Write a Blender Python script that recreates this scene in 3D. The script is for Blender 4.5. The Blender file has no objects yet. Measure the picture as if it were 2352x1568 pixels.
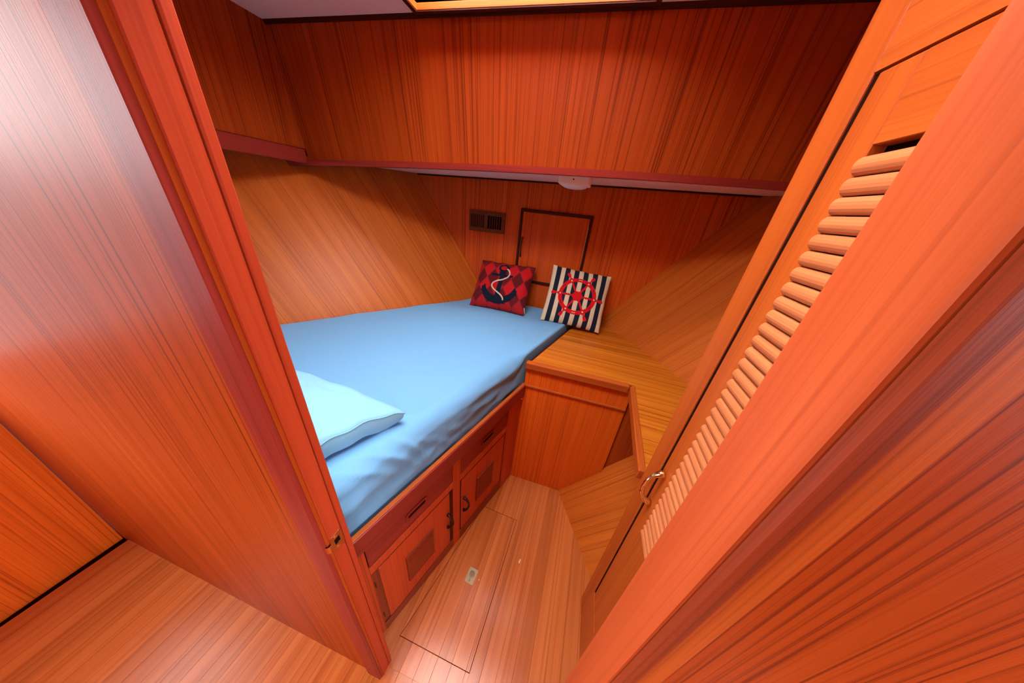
import bpy, bmesh, math, random
from mathutils import Vector, Matrix, noise
random.seed(7)
V = Vector
scn = bpy.context.scene
col = scn.collection

# ------------------------------------------------------------------ camera
F_PX, W_PX, H_PX = 607.0, 2352.0, 1568.0
EYE = V((0.0, 0.0, 1.65))
down = V((1045 - 1176, 1950 - 784, F_PX)).normalized()        # straight down, seen in the lens (x right, y down, z ahead)
ux, uy = down.x / math.hypot(down.x, down.y), down.y / math.hypot(down.x, down.y)
hd = F_PX ** 2 / math.hypot(1045 - 1176, 1950 - 784)
r0 = math.hypot(F_PX, hd) * math.tan(math.radians(13.0))
yc = V((-ux * hd + uy * r0, -uy * hd - ux * r0, F_PX)).normalized()   # the room's forward direction
zc = -down
xc = yc.cross(zc)
M = Matrix((xc, yc, zc))
cam = bpy.data.cameras.new('camera')
cam.sensor_fit = 'HORIZONTAL'; cam.sensor_width = 36.0
cam.lens = F_PX / W_PX * 36.0
cam.clip_start = 0.01
camo = bpy.data.objects.new('camera', cam); col.objects.link(camo)
R3 = Matrix((M @ V((1, 0, 0)), M @ V((0, -1, 0)), M @ V((0, 0, -1)))).transposed()
camo.matrix_world = Matrix.Translation(EYE) @ R3.to_4x4()
scn.camera = camo

# ------------------------------------------------------------------ light
HATCH_LIGHT = 26.0
world = bpy.data.worlds.new('daylight'); scn.world = world
world.use_nodes = True
wb = world.node_tree.nodes['Background']
wnt = world.node_tree
wtc = wnt.nodes.new('ShaderNodeTexCoord'); wsp = wnt.nodes.new('ShaderNodeSeparateXYZ')
wmr = wnt.nodes.new('ShaderNodeMapRange'); wmr.inputs[1].default_value = -0.02; wmr.inputs[2].default_value = 0.02
wmx = wnt.nodes.new('ShaderNodeMix'); wmx.data_type = 'RGBA'
wmx.inputs[6].default_value = (0.10, 0.12, 0.13, 1)          # water below the horizon
wmx.inputs[7].default_value = (0.96, 0.98, 1.0, 1)           # bright overcast sky above it
wnt.links.new(wtc.outputs['Generated'], wsp.inputs[0]); wnt.links.new(wsp.outputs[2], wmr.inputs[0])
wnt.links.new(wmr.outputs[0], wmx.inputs[0]); wnt.links.new(wmx.outputs[2], wb.inputs[0])
wb.inputs[1].default_value = 8.5
vs = scn.view_settings
scn.display_settings.display_device = 'sRGB'
vs.view_transform = 'Standard'; vs.look = 'None'
vs.exposure = 0.22; vs.gamma = 1.0; vs.use_curve_mapping = False

# ------------------------------------------------------------------ materials
def nodes_of(name):
    m = bpy.data.materials.new(name); m.use_nodes = True
    nt = m.node_tree
    return m, nt, nt.nodes['Principled BSDF']

def N(nt, kind, **kw):
    n = nt.nodes.new(kind)
    for k, v in kw.items():
        setattr(n, k, v)
    return n

def plain(name, rgb, rough=0.5, metal=0.0, bump=0.0, bscale=200.0, spec=0.5, sheen=0.0):
    m, nt, b = nodes_of(name)
    b.inputs['Base Color'].default_value = (*rgb, 1)
    b.inputs['Roughness'].default_value = rough
    b.inputs['Metallic'].default_value = metal
    b.inputs['Specular IOR Level'].default_value = spec
    if sheen:
        b.inputs['Sheen Weight'].default_value = sheen
    if bump:
        tc = N(nt, 'ShaderNodeTexCoord')
        no = N(nt, 'ShaderNodeTexNoise'); no.inputs['Scale'].default_value = bscale
        no.inputs['Detail'].default_value = 3
        bp = N(nt, 'ShaderNodeBump'); bp.inputs['Strength'].default_value = bump
        bp.inputs['Distance'].default_value = 0.002
        nt.links.new(tc.outputs['Object'], no.inputs['Vector'])
        nt.links.new(no.outputs['Fac'], bp.inputs['Height'])
        nt.links.new(bp.outputs['Normal'], b.inputs['Normal'])
    return m

def wood(name, light, dark, line, rough=0.42, coat=0.0, fine=0.55, lines=0.75, spec=0.18, strip=0.0, strip_amt=0.12, fu=420.0, lu=165.0, jitter=0.0, seam=0.0):
    m, nt, b = nodes_of(name)
    L = nt.links.new
    uv = N(nt, 'ShaderNodeUVMap'); uv.uv_map = 'grain'
    oi = N(nt, 'ShaderNodeObjectInfo')
    off = N(nt, 'ShaderNodeVectorMath', operation='SCALE'); off.inputs[0].default_value = (7.3, 3.1, 0)
    L(oi.outputs['Random'], off.inputs['Scale'])
    add = N(nt, 'ShaderNodeVectorMath', operation='ADD')
    L(uv.outputs['UV'], add.inputs[0]); L(off.outputs[0], add.inputs[1])
    def nz(su, sv, detail, rough_=0.5, dist=0.0):
        s = N(nt, 'ShaderNodeVectorMath', operation='MULTIPLY'); s.inputs[1].default_value = (su, sv, 1)
        L(add.outputs[0], s.inputs[0])
        n = N(nt, 'ShaderNodeTexNoise', noise_dimensions='2D')
        n.inputs['Scale'].default_value = 1.0; n.inputs['Detail'].default_value = detail
        n.inputs['Roughness'].default_value = rough_; n.inputs['Distortion'].default_value = dist
        L(s.outputs[0], n.inputs['Vector'])
        return n.outputs['Fac']
    def ramp(src, a, bb):
        r = N(nt, 'ShaderNodeMapRange'); r.inputs[1].default_value = a; r.inputs[2].default_value = bb
        L(src, r.inputs[0]); return r.outputs[0]
    broad = ramp(nz(26, 0.5, 4), 0.3, 0.7)
    fin = ramp(nz(fu, 3.5, 3, 0.6), 0.3, 0.75)
    lin = ramp(nz(lu, 0.6, 3, 0.55), 0.46, 0.31)
    def mix(a, bcol, f, ftype='MIX'):
        x = N(nt, 'ShaderNodeMix', data_type='RGBA', blend_type=ftype)
        for sock, val in ((x.inputs[0], f), (x.inputs[6], a), (x.inputs[7], bcol)):
            if isinstance(val, (tuple, list)): sock.default_value = (*val, 1)
            elif isinstance(val, (int, float)): sock.default_value = val
            else: L(val, sock)
        return x.outputs[2]
    def mul(a, k):
        x = N(nt, 'ShaderNodeMath', operation='MULTIPLY'); L(a, x.inputs[0])
        if isinstance(k, (int, float)): x.inputs[1].default_value = k
        else: L(k, x.inputs[1])
        return x.outputs[0]
    c = mix(light, dark, mul(broad, 0.75))
    c = mix(c, dark, mul(fin, fine))
    c = mix(c, line, mul(lin, lines))
    if strip:
        sp = N(nt, 'ShaderNodeSeparateXYZ'); L(add.outputs[0], sp.inputs[0])
        dv_ = N(nt, 'ShaderNodeMath', operation='DIVIDE'); dv_.inputs[1].default_value = strip
        L(sp.outputs[0], dv_.inputs[0])
        fl = N(nt, 'ShaderNodeMath', operation='FLOOR'); L(dv_.outputs[0], fl.inputs[0])
        wn = N(nt, 'ShaderNodeTexWhiteNoise', noise_dimensions='1D'); L(fl.outputs[0], wn.inputs['W'])
        c = mix(c, dark, mul(wn.outputs[0], strip_amt))
        if seam:
            fr = N(nt, 'ShaderNodeMath', operation='FRACT'); L(dv_.outputs[0], fr.inputs[0])
            sm = ramp(fr.outputs[0], 0.022, 0.008)
            c = mix(c, line, mul(sm, seam))
    if jitter:
        hv = N(nt, 'ShaderNodeHueSaturation')
        r = N(nt, 'ShaderNodeMapRange'); r.inputs[3].default_value = 1 - jitter; r.inputs[4].default_value = 1 + jitter
        L(oi.outputs['Random'], r.inputs[0]); L(r.outputs[0], hv.inputs['Value']); L(c, hv.inputs['Color'])
        c = hv.outputs['Color']
    L(c, b.inputs['Base Color'])
    b.inputs['Roughness'].default_value = rough
    b.inputs['Coat Weight'].default_value = coat
    b.inputs['Specular IOR Level'].default_value = spec
    b.inputs['Coat Roughness'].default_value = 0.18
    bp = N(nt, 'ShaderNodeBump'); bp.inputs['Strength'].default_value = 0.10; bp.inputs['Distance'].default_value = 0.001
    L(fin, bp.inputs['Height']); L(bp.outputs['Normal'], b.inputs['Normal'])
    return m

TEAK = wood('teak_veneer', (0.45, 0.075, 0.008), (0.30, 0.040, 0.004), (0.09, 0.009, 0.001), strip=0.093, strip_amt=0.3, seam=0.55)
TEAK_FAR_LIT = wood('teak_veneer_far_lit', (0.68, 0.118, 0.012), (0.48, 0.068, 0.007), (0.16, 0.018, 0.002), strip=0.093, strip_amt=0.3, seam=0.55)  # the same teak veneer brightened to stand in for light at the far bulkhead
TEAK_DOOR = wood('teak_locker_door', (0.62, 0.085, 0.022), (0.46, 0.055, 0.013), (0.22, 0.020, 0.005), strip=0.05, strip_amt=0.3, seam=0.4, lines=0.6)
TEAK_HULL = wood('teak_hull_veneer', (0.62, 0.160, 0.017), (0.45, 0.097, 0.010), (0.20, 0.034, 0.004), rough=0.40, spec=0.22, strip=0.13, strip_amt=0.25, seam=0.3, lines=0.6)
TEAK_FRONT = wood('teak_cabinet_front', (0.82, 0.155, 0.012), (0.62, 0.098, 0.007), (0.26, 0.026, 0.003), strip=0.075, strip_amt=0.3, seam=0.5, lines=0.6)
TEAK_TOP = wood('teak_worktop', (0.66, 0.205, 0.016), (0.46, 0.115, 0.008), (0.20, 0.040, 0.004), rough=0.24, spec=0.5, lines=0.6, lu=80)
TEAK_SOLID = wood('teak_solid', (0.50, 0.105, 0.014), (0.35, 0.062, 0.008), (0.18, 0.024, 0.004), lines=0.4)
RED_RAIL = wood('mahogany_rail', (0.32, 0.036, 0.024), (0.23, 0.023, 0.015), (0.09, 0.008, 0.005), lines=0.35)
RED_JAMB = wood('mahogany_jamb', (0.47, 0.058, 0.016), (0.34, 0.036, 0.010), (0.22, 0.020, 0.006), lines=0.35, rough=0.5)
ORANGE_JAMB = wood('teak_jamb', (0.52, 0.095, 0.024), (0.40, 0.062, 0.014), (0.30, 0.042, 0.010), lines=0.35, rough=0.5)
PINK_SLAT = wood('pale_teak_slat', (0.60, 0.20, 0.070), (0.44, 0.125, 0.04), (0.34, 0.08, 0.028), lines=0.25)
DARK_WOOD = wood('dark_stained_wood', (0.060, 0.010, 0.004), (0.035, 0.005, 0.002), (0.02, 0.003, 0.001), lines=0.3)
MID_WOOD = wood('brown_stained_wood', (0.30, 0.048, 0.014), (0.20, 0.028, 0.009), (0.08, 0.010, 0.003), lines=0.4)
VENT_WOOD = wood('walnut_vent', (0.17, 0.050, 0.014), (0.11, 0.030, 0.009), (0.05, 0.013, 0.004), rough=0.55, lines=0.3)
PLANK = wood('floor_plank', (0.57, 0.168, 0.040), (0.41, 0.092, 0.018), (0.24, 0.036, 0.006), rough=0.20, spec=0.27, fine=0.4, lines=0.45, lu=60, jitter=0.10)
BLACK = plain('dark_gap', (0.016, 0.005, 0.003), 0.9, spec=0.0)  # flat black that stands in for the shade inside gaps and holes
LINER = plain('headliner_vinyl', (0.90, 0.64, 0.53), 0.85, bump=0.25, bscale=500)
SHEET = plain('blue_cotton_sheet', (0.155, 0.40, 0.68), 0.9, bump=0.08, bscale=900, spec=0.2, sheen=0.15)
SLIP = plain('pale_blue_pillowcase', (0.215, 0.50, 0.71), 0.85, bump=0.06, bscale=900, spec=0.2, sheen=0.15)
BRASS = plain('polished_brass', (0.96, 0.80, 0.42), 0.14, metal=1.0)
BRASS_DULL = plain('strike_brass', (0.72, 0.38, 0.16), 0.35, metal=1.0)
BRONZE = plain('dark_bronze', (0.045, 0.018, 0.012), 0.42, metal=0.5)
CUP = plain('shaded_cup_brass', (0.24, 0.15, 0.07), 0.6, metal=0.2)  # brass darkened so the shallow cup reads as a shaded recess
OLD_BRASS = plain('worn_brass', (0.42, 0.33, 0.19), 0.62, metal=0.35, bump=0.6, bscale=420)
CREAM = plain('cream_plastic', (0.90, 0.74, 0.56), 0.45)
LENS = plain('frosted_lens', (0.78, 0.76, 0.74), 0.35)
ROPE = plain('cream_cord', (0.72, 0.62, 0.45), 0.8)
NAVY = plain('navy_felt', (0.008, 0.013, 0.028), 0.95, spec=0.1)
RED = plain('red_felt', (0.60, 0.008, 0.012), 0.9, spec=0.15)
CREAMC = plain('cream_felt', (0.70, 0.60, 0.44), 0.85)
PIPING = plain('dark_piping', (0.05, 0.006, 0.010), 0.8)
WHITE = plain('white_speck', (0.8, 0.75, 0.68), 0.6)
CHIP = plain('pale_chip', (0.66, 0.46, 0.26), 0.7)

def print_mat(name):
    m, nt, b = nodes_of(name)
    a = N(nt, 'ShaderNodeVertexColor'); a.layer_name = 'print'
    nt.links.new(a.outputs['Color'], b.inputs['Base Color'])
    b.inputs['Roughness'].default_value = 0.85; b.inputs['Specular IOR Level'].default_value = 0.2
    tc = N(nt, 'ShaderNodeTexCoord'); no = N(nt, 'ShaderNodeTexNoise'); no.inputs['Scale'].default_value = 700
    bp = N(nt, 'ShaderNodeBump'); bp.inputs['Strength'].default_value = 0.12; bp.inputs['Distance'].default_value = 0.002
    nt.links.new(tc.outputs['Object'], no.inputs['Vector']); nt.links.new(no.outputs['Fac'], bp.inputs['Height'])
    nt.links.new(bp.outputs['Normal'], b.inputs['Normal'])
    return m
PRINT = print_mat('printed_cushion_cloth')

def pane_mat():
    m, nt, b = nodes_of('daylit_acrylic')
    b.inputs['Base Color'].default_value = (0.8, 0.85, 0.9, 1)
    b.inputs['Emission Color'].default_value = (0.92, 0.97, 1.0, 1)
    b.inputs['Emission Strength'].default_value = HATCH_LIGHT
    return m
PANE = pane_mat()

# ------------------------------------------------------------------ mesh helpers
ORG = {}                                            # world origin of each object (no rotations are used)

def tag(o, label=None, cat=None, group=None, kind=None):
    if label: o['label'] = label
    if cat: o['category'] = cat
    if group: o['group'] = group
    if kind: o['kind'] = kind
    return o

def empty(name, loc, label=None, cat=None, group=None, kind=None):
    o = bpy.data.objects.new(name, None); col.objects.link(o)
    o.empty_display_size = 0.05
    o.location = loc; ORG[o.name] = V(loc)
    return tag(o, label, cat, group, kind)

def grain_uv(me, org, g):
    uv = me.uv_layers.new(name='grain')
    g = V(g).normalized()
    for p in me.polygons:
        n = p.normal
        a = g - g.dot(n) * n
        if a.length < 0.25:
            a = V((0.3, 1, 0.2)) - V((0.3, 1, 0.2)).dot(n) * n
        a.normalize(); c = n.cross(a)
        for li in p.loop_indices:
            co = me.vertices[me.loops[li].vertex_index].co + org
            uv.data[li].uv = (co.dot(c), co.dot(a))

def build(name, bm, mat, parent=None, grain=(0, 0, 1), bevel=0.0, seg=1, smooth=False, origin=None):
    """bm is in world coordinates; links one mesh object."""
    if bevel:
        bmesh.ops.bevel(bm, geom=list(bm.edges), offset=bevel, segments=seg, profile=0.5, affect='EDGES', clamp_overlap=True)
    bmesh.ops.recalc_face_normals(bm, faces=bm.faces)
    me = bpy.data.meshes.new(name)
    if parent is not None:
        org = ORG[parent.name]
    elif origin is not None:
        org = V(origin)
    else:
        xs = [v.co for v in bm.verts]
        lo = V((min(c.x for c in xs), min(c.y for c in xs), min(c.z for c in xs)))
        hi = V((max(c.x for c in xs), max(c.y for c in xs), max(c.z for c in xs)))
        org = V(((lo.x + hi.x) / 2, (lo.y + hi.y) / 2, lo.z))
    bmesh.ops.translate(bm, verts=bm.verts, vec=-org)
    bm.to_mesh(me); bm.free()
    grain_uv(me, org, grain)
    if smooth:
        for p in me.polygons: p.use_smooth = True
    me.materials.append(mat)
    o = bpy.data.objects.new(name, me); col.objects.link(o)
    if parent is not None:
        o.parent = parent
    else:
        o.location = org
    ORG[o.name] = org
    return o

class Fr:
    """a local frame: p(a,b,c) = o + a*ex + b*ey + c*ez (+ shear of z along a)"""
    def __init__(s, o, ex, ey, ez, rise=0.0):
        s.o, s.ex, s.ey, s.ez, s.rise = V(o), V(ex).normalized(), V(ey).normalized(), V(ez).normalized(), rise
    def __call__(s, a, b, c):
        q = s.o + a * s.ex + b * s.ey + c * s.ez
        q.z += s.rise * a
        return q
WF = Fr((0, 0, 0), (1, 0, 0), (0, 1, 0), (0, 0, 1))

def add_box(bm, a0, a1, b0, b1, c0, c1, fr=WF):
    vs_ = [bm.verts.new(fr(a, b, c)) for c in (c0, c1) for b in (b0, b1) for a in (a0, a1)]
    for f in ((0, 2, 3, 1), (4, 5, 7, 6), (0, 1, 5, 4), (2, 6, 7, 3), (0, 4, 6, 2), (1, 3, 7, 5)):
        bm.faces.new([vs_[i] for i in f])
    return bm

def box(name, a, b, c, mat, parent=None, fr=WF, grain=(0, 0, 1), bevel=0.0, seg=1, smooth=False):
    return build(name, add_box(bmesh.new(), a[0], a[1], b[0], b[1], c[0], c[1], fr), mat, parent, grain, bevel, seg, smooth)

def add_prism(bm, poly, c0, c1, fr=WF):
    lo = [bm.verts.new(fr(p[0], p[1], c0)) for p in poly]
    hi = [bm.verts.new(fr(p[0], p[1], c1)) for p in poly]
    n = len(poly)
    bm.faces.new(lo[::-1]); bm.faces.new(hi)
    for i in range(n):
        bm.faces.new([lo[i], lo[(i + 1) % n], hi[(i + 1) % n], hi[i]])
    return bm

def prism(name, poly, c, mat, parent=None, fr=WF, grain=(0, 0, 1), bevel=0.0, seg=1):
    return build(name, add_prism(bmesh.new(), poly, c[0], c[1], fr), mat, parent, grain, bevel, seg)

def add_hexa(bm, pts):
    """8 world points: bottom 4 then top 4, both in ring order"""
    q = [bm.verts.new(p) for p in pts]
    for f in ((3, 2, 1, 0), (4, 5, 6, 7), (0, 1, 5, 4), (1, 2, 6, 5), (2, 3, 7, 6), (3, 0, 4, 7)):
        bm.faces.new([q[i] for i in f])
    return bm

def slab_from_quad(pts, thick, nrm):
    """a quad (4 world points) thickened along nrm"""
    n = V(nrm).normalized() * thick
    return add_hexa(bmesh.new(), [V(p) for p in pts] + [V(p) + n for p in pts])

def add_tube(bm, pts, rad, seg=8, cap=True):
    rings = []
    up = V((0, 0, 1))
    for i, p in enumerate(pts):
        p = V(p)
        d = (V(pts[min(i + 1, len(pts) - 1)]) - V(pts[max(i - 1, 0)])).normalized()
        s = d.cross(up)
        if s.length < 0.1: s = d.cross(V((1, 0, 0)))
        s.normalize(); t = s.cross(d)
        r = rad[i] if isinstance(rad, (list, tuple)) else rad
        rings.append([bm.verts.new(p + r * (math.cos(k * 2 * math.pi / seg) * s + math.sin(k * 2 * math.pi / seg) * t)) for k in range(seg)])
    for a, b in zip(rings, rings[1:]):
        for k in range(seg):
            bm.faces.new([a[k], a[(k + 1) % seg], b[(k + 1) % seg], b[k]])
    if cap:
        bm.faces.new(rings[0][::-1]); bm.faces.new(rings[-1])
    return bm

def clip(poly, p, n):
    """keep the part of a convex 2-d polygon with (q-p).n >= 0"""
    out = []
    for i, a in enumerate(poly):
        b = poly[(i + 1) % len(poly)]
        da = (a[0] - p[0]) * n[0] + (a[1] - p[1]) * n[1]
        db = (b[0] - p[0]) * n[0] + (b[1] - p[1]) * n[1]
        if da >= 0: out.append(a)
        if da * db < 0:
            t = da / (da - db)
            out.append((a[0] + t * (b[0] - a[0]), a[1] + t * (b[1] - a[1])))
    return out

def area2(poly):
    return abs(sum(a[0] * b[1] - b[0] * a[1] for a, b in zip(poly, poly[1:] + poly[:1]))) / 2

# ------------------------------------------------------------------ the setting
BULK0, BULK1 = 0.199, 0.245             # the bulkhead with the doorway, near and far face
DOOR_L, DOOR_R = -0.403, 0.170
FWD = 2.0                                # far bulkhead
XL, XR = -2.2, 1.45

# bed face line (drawer fronts)
BA, BD = V((-0.483, 0.292, 0)), V((0.320, 0.947, 0)).normalized()
BN = V((BD.y, -BD.x, 0))
def bedx(y): return BA.x + (y - BA.y) * BD.x / BD.y

# floor: boards with the lifting hatch cut through them
floor = empty('floor', (0, 0.3, 0), kind='structure')
HQ = [(-0.4125, 0.3135), (-0.092, 0.306), (-0.062, 0.9185), (-0.276, 0.930)]        # hatch, counter-clockwise
box('subfloor', (-2.0, 1.85), (-2.2, 1.25), (-0.05, -0.022), BLACK, floor)
hatch = empty('floor_hatch', (-0.2, 0.6, 0), 'lift-out plank hatch in the cabin floor with a worn brass ring pull', 'floor hatch')
pull_c = (-0.209, 0.592)
skew = 0.028
pw = 0.0605
def inset_edge(a, b, g):
    d = V((b[0] - a[0], b[1] - a[1])).normalized()
    n = V((-d.y, d.x))
    return (a[0] + n.x * g, a[1] + n.y * g), (n.x, n.y)
edges = [(HQ[i], HQ[(i + 1) % 4]) for i in range(4)]
def plank(poly, parent, z=0.0):
    if len(poly) >= 3 and area2(poly) > 2e-4:
        prism('plank', poly, (-0.022, z), PLANK, parent, grain=(skew, 1, 0), bevel=0.0004)
for k in range(int(-1.9 / pw), int(1.75 / pw)):
    x0, x1 = k * pw + 0.012 + 0.0003, (k + 1) * pw + 0.012 - 0.0003
    full = [(x0 - skew * 2.3 - 0.0, -2.0), (x1 - skew * 2.3, -2.0), (x1 + skew * 0.95, 1.25), (x0 + skew * 0.95, 1.25)]
    # trim to the room: bed face, hull side, bulkheads
    room = clip(full, (bedx(0.3) - 0.02, 0.3), (BN.x, BN.y)) if k * pw < -0.1 else full
    room = clip(room, (0.155, 1.199), (-0.428, -0.227))
    room = clip(room, (0, 1.20), (0, -1))
    near = clip(full, (0, BULK0 + 0.03), (0, -1))
    inside = clip(room, (0, BULK0 + 0.03), (0, 1))
    # boards aft of the door, cut to staggered lengths
    cut = 0.10 + 0.0 * k
    plank(near, floor)
    if len(inside) < 3: continue
    # hatch piece
    h = inside
    for a, b in edges:
        p, n = inset_edge(a, b, 0.0020)
        h = clip(h, p, n)
        if len(h) < 3: break
    plank(h, hatch) if len(h) >= 3 else None
    # the rest, walking round the hatch
    rest = inside
    for a, b in (edges[3], edges[1], edges[0], edges[2]):
        p, n = inset_edge(a, b, 0.0)
        plank(clip(rest, p, (-n[0], -n[1])), floor)
        rest = clip(rest, p, n)
        if len(rest) < 3: break

# ring pull let into the hatch
HD = V((0.10, 1.0, 0)).normalized(); HS = V((HD.y, -HD.x, 0))
pf = Fr((pull_c[0], pull_c[1], 0.0005), HS, HD, (0, 0, 1))
def rect_ring(n, a, b):
    out = []
    for i in range(n):
        t = 2 * math.pi * i / n
        c, s = math.cos(t), math.sin(t)
        m = max(abs(c) / a, abs(s) / b)
        out.append((c / m, s / m))
    return out
def ring_plate(bm, outer, inner, c0, c1, fr, depth=None):
    n = len(outer)
    o0 = [bm.verts.new(fr(p[0], p[1], c0)) for p in outer]; o1 = [bm.verts.new(fr(p[0], p[1], c1)) for p in outer]
    i1 = [bm.verts.new(fr(p[0], p[1], c1)) for p in inner]
    i0 = [bm.verts.new(fr(p[0], p[1], c0 if depth is None else depth)) for p in inner]
    for k in range(n):
        j = (k + 1) % n
        bm.faces.new([o0[k], o0[j], o1[j], o1[k]]); bm.faces.new([o1[k], o1[j], i1[j], i1[k]]); bm.faces.new([i1[k], i1[j], i0[j], i0[k]])
    return bm
bm = ring_plate(bmesh.new(), rect_ring(32, 0.0225, 0.032), [(0.0125 * math.cos(i * math.pi / 16), 0.008 + 0.0125 * math.sin(i * math.pi / 16)) for i in range(32)], -0.01, 0.0022, pf, -0.006)
fp = build('flush_plate', bm, OLD_BRASS, hatch); tag(fp, 'worn brass flush plate with a round finger ring')
bm = add_prism(bmesh.new(), [(0.0122 * math.cos(i * math.pi / 12), 0.008 + 0.0122 * math.sin(i * math.pi / 12)) for i in range(24)], -0.008, 0.0004, pf)
build('finger_cup', bm, CUP, fp)
bm = bmesh.new()
add_tube(bm, [pf(0.0145 * math.cos(i * math.pi / 14), 0.008 + 0.0145 * math.sin(i * math.pi / 14), 0.0028) for i in range(29)], 0.0017, 6, False)
build('pull_ring', bm, OLD_BRASS, fp, smooth=True)
bm = bmesh.new(); add_tube(bm, [pf(0, -0.007, 0.002), pf(0, -0.024, 0.002)], [0.0035, 0.003], 8)
build('ring_pivot', bm, OLD_BRASS, fp, smooth=True)

# far bulkhead
w = box('wall_forward', (-2.3, 1.7), (FWD, FWD + 0.03), (-0.05, 2.0), TEAK_FAR_LIT); tag(w, kind='structure')

# hull sides: plywood lining that flares outwards going up
def hull(name, line, z0, zmid, z1, slope, inward, grain, mat):
    bm = bmesh.new()
    back = V(inward) * -0.02
    rows = []
    for (x, y) in line:
        rows.append([V((x + slope * (z - zmid), y, z)) for z in (z0, z1)])
    for r in rows:
        r.append(r[1] + back); r.append(r[0] + back)
    vr = [[bm.verts.new(p) for p in r] for r in rows]
    for a, b in zip(vr, vr[1:]):
        for i in range(4):
            bm.faces.new([a[i], a[(i + 1) % 4], b[(i + 1) % 4], b[i]])
    bm.faces.new(vr[0]); bm.faces.new(vr[-1][::-1])
    return tag(build(name, bm, mat, grain=grain), kind='structure')
hull('wall_left', [(-0.70, 2.0), (-1.43, 1.05), (-2.06, 0.215)], -0.05, 0.93, 1.90, -0.712, (0.7, -0.5, 0.48), (-0.712, 0, 1), TEAK_HULL)
wr = hull('wall_right', [(0.195, 2.0), (0.477, 1.642), (0.66, 1.320), (1.22, 0.215)], 0.88, 0.918, 1.95, 0.735, (-0.7, -0.5, 0.48), (0.735, 0, 1), TEAK_HULL)
lw = hull('wall_right_lower', [(0.085, 1.312), (0.145, 1.199), (0.372, 0.771), (0.50, 0.530)], -0.02, 0.0, 0.890, 0.73, (-0.7, -0.45, 0.5), (0.73, 0.0, 1), TEAK_HULL)

# bulkhead with the doorway, built of panels either side and a header
aft = empty('wall_aft', (0, 0.222, 0), kind='structure')
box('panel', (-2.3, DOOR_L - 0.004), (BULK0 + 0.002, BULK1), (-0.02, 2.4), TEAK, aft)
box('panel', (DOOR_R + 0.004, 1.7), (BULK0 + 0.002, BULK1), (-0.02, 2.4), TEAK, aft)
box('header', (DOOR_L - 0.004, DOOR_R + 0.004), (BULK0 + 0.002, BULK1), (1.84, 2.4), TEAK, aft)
# door frame
df = empty('trim_1', (0, 0.222, 0), kind='structure')
lj = box('jamb', (DOOR_L - 0.05, DOOR_L), (0.207, 0.236), (0, 1.82), RED_JAMB, df, bevel=0.0015)
box('door_stop', (DOOR_L - 0.03, DOOR_L + 0.003), (0.2365, 0.249), (0, 1.82), RED_JAMB, df, bevel=0.002)
box('casing', (DOOR_L - 0.06, DOOR_L - 0.006), (0.193, 0.206), (0, 1.82), RED_RAIL, df, bevel=0.001)
box('jamb', (DOOR_R, DOOR_R + 0.05), (0.172, 0.247), (0, 1.82), ORANGE_JAMB, df, bevel=0.003, seg=2)
box('casing', (DOOR_R + 0.003, DOOR_R + 0.017), (0.160, 0.1715), (0, 1.82), MID_WOOD, df, bevel=0.001)
box('casing', (DOOR_R + 0.0185, DOOR_R + 0.040), (0.163, 0.1715), (0, 1.82), TEAK_SOLID, df, bevel=0.001)
box('head_jamb', (DOOR_L, DOOR_R), (0.172, 0.247), (1.82, 1.84), RED_JAMB, df, grain=(1, 0, 0), bevel=0.002)
# strike plate on the left jamb
sf = Fr((DOOR_L + 0.0005, 0.2205, 0.940), (0, 1, 0), (0, 0, 1), (1, 0, 0))
bm = ring_plate(bmesh.new(), rect_ring(32, 0.014, 0.027), [(x, y + 0.002) for x, y in rect_ring(32, 0.0065, 0.010)], 0.0, 0.0014, sf, -0.0002)
sp = build('strike_plate', bm, BRASS_DULL, lj)
prism('latch_hole', [(x, y + 0.002) for x, y in rect_ring(32, 0.0065, 0.010)], (-0.0002, 0.0004), BLACK, lj, sf)
bm = bmesh.new()
lip = [(-0.014, 0.0012), (-0.019, 0.001), (-0.0225, -0.002), (-0.024, -0.007)]
for (u0, c0), (u1, c1) in zip(lip, lip[1:]):
    q = [bm.verts.new(sf(u, b, c)) for u, b, c in ((u0, -0.013, c0), (u0, 0.009, c0), (u1, 0.009, c1), (u1, -0.013, c1))]
    q2 = [bm.verts.new(sf(u, b, c + 0.0012)) for u, b, c in ((u0, -0.013, c0), (u0, 0.009, c0), (u1, 0.009, c1), (u1, -0.013, c1))]
    for f in ((0, 1, 2, 3), (0, 1, 1, 0)):
        pass
    bm.faces.new(q); bm.faces.new(q2[::-1])
    for i in range(4):
        bm.faces.new([q[i], q[(i + 1) % 4], q2[(i + 1) % 4], q2[i]])
build('strike_lip', bm, BRASS_DULL, lj)
for zz in (-0.018, 0.020):
    bm = bmesh.new()
    add_prism(bm, [(0.0032 * math.cos(i * math.pi / 6) - 0.002, zz + 0.0032 * math.sin(i * math.pi / 6)) for i in range(12)], 0.0014, 0.0022, sf)
    build('screw', bm, BRASS, lj)

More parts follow.
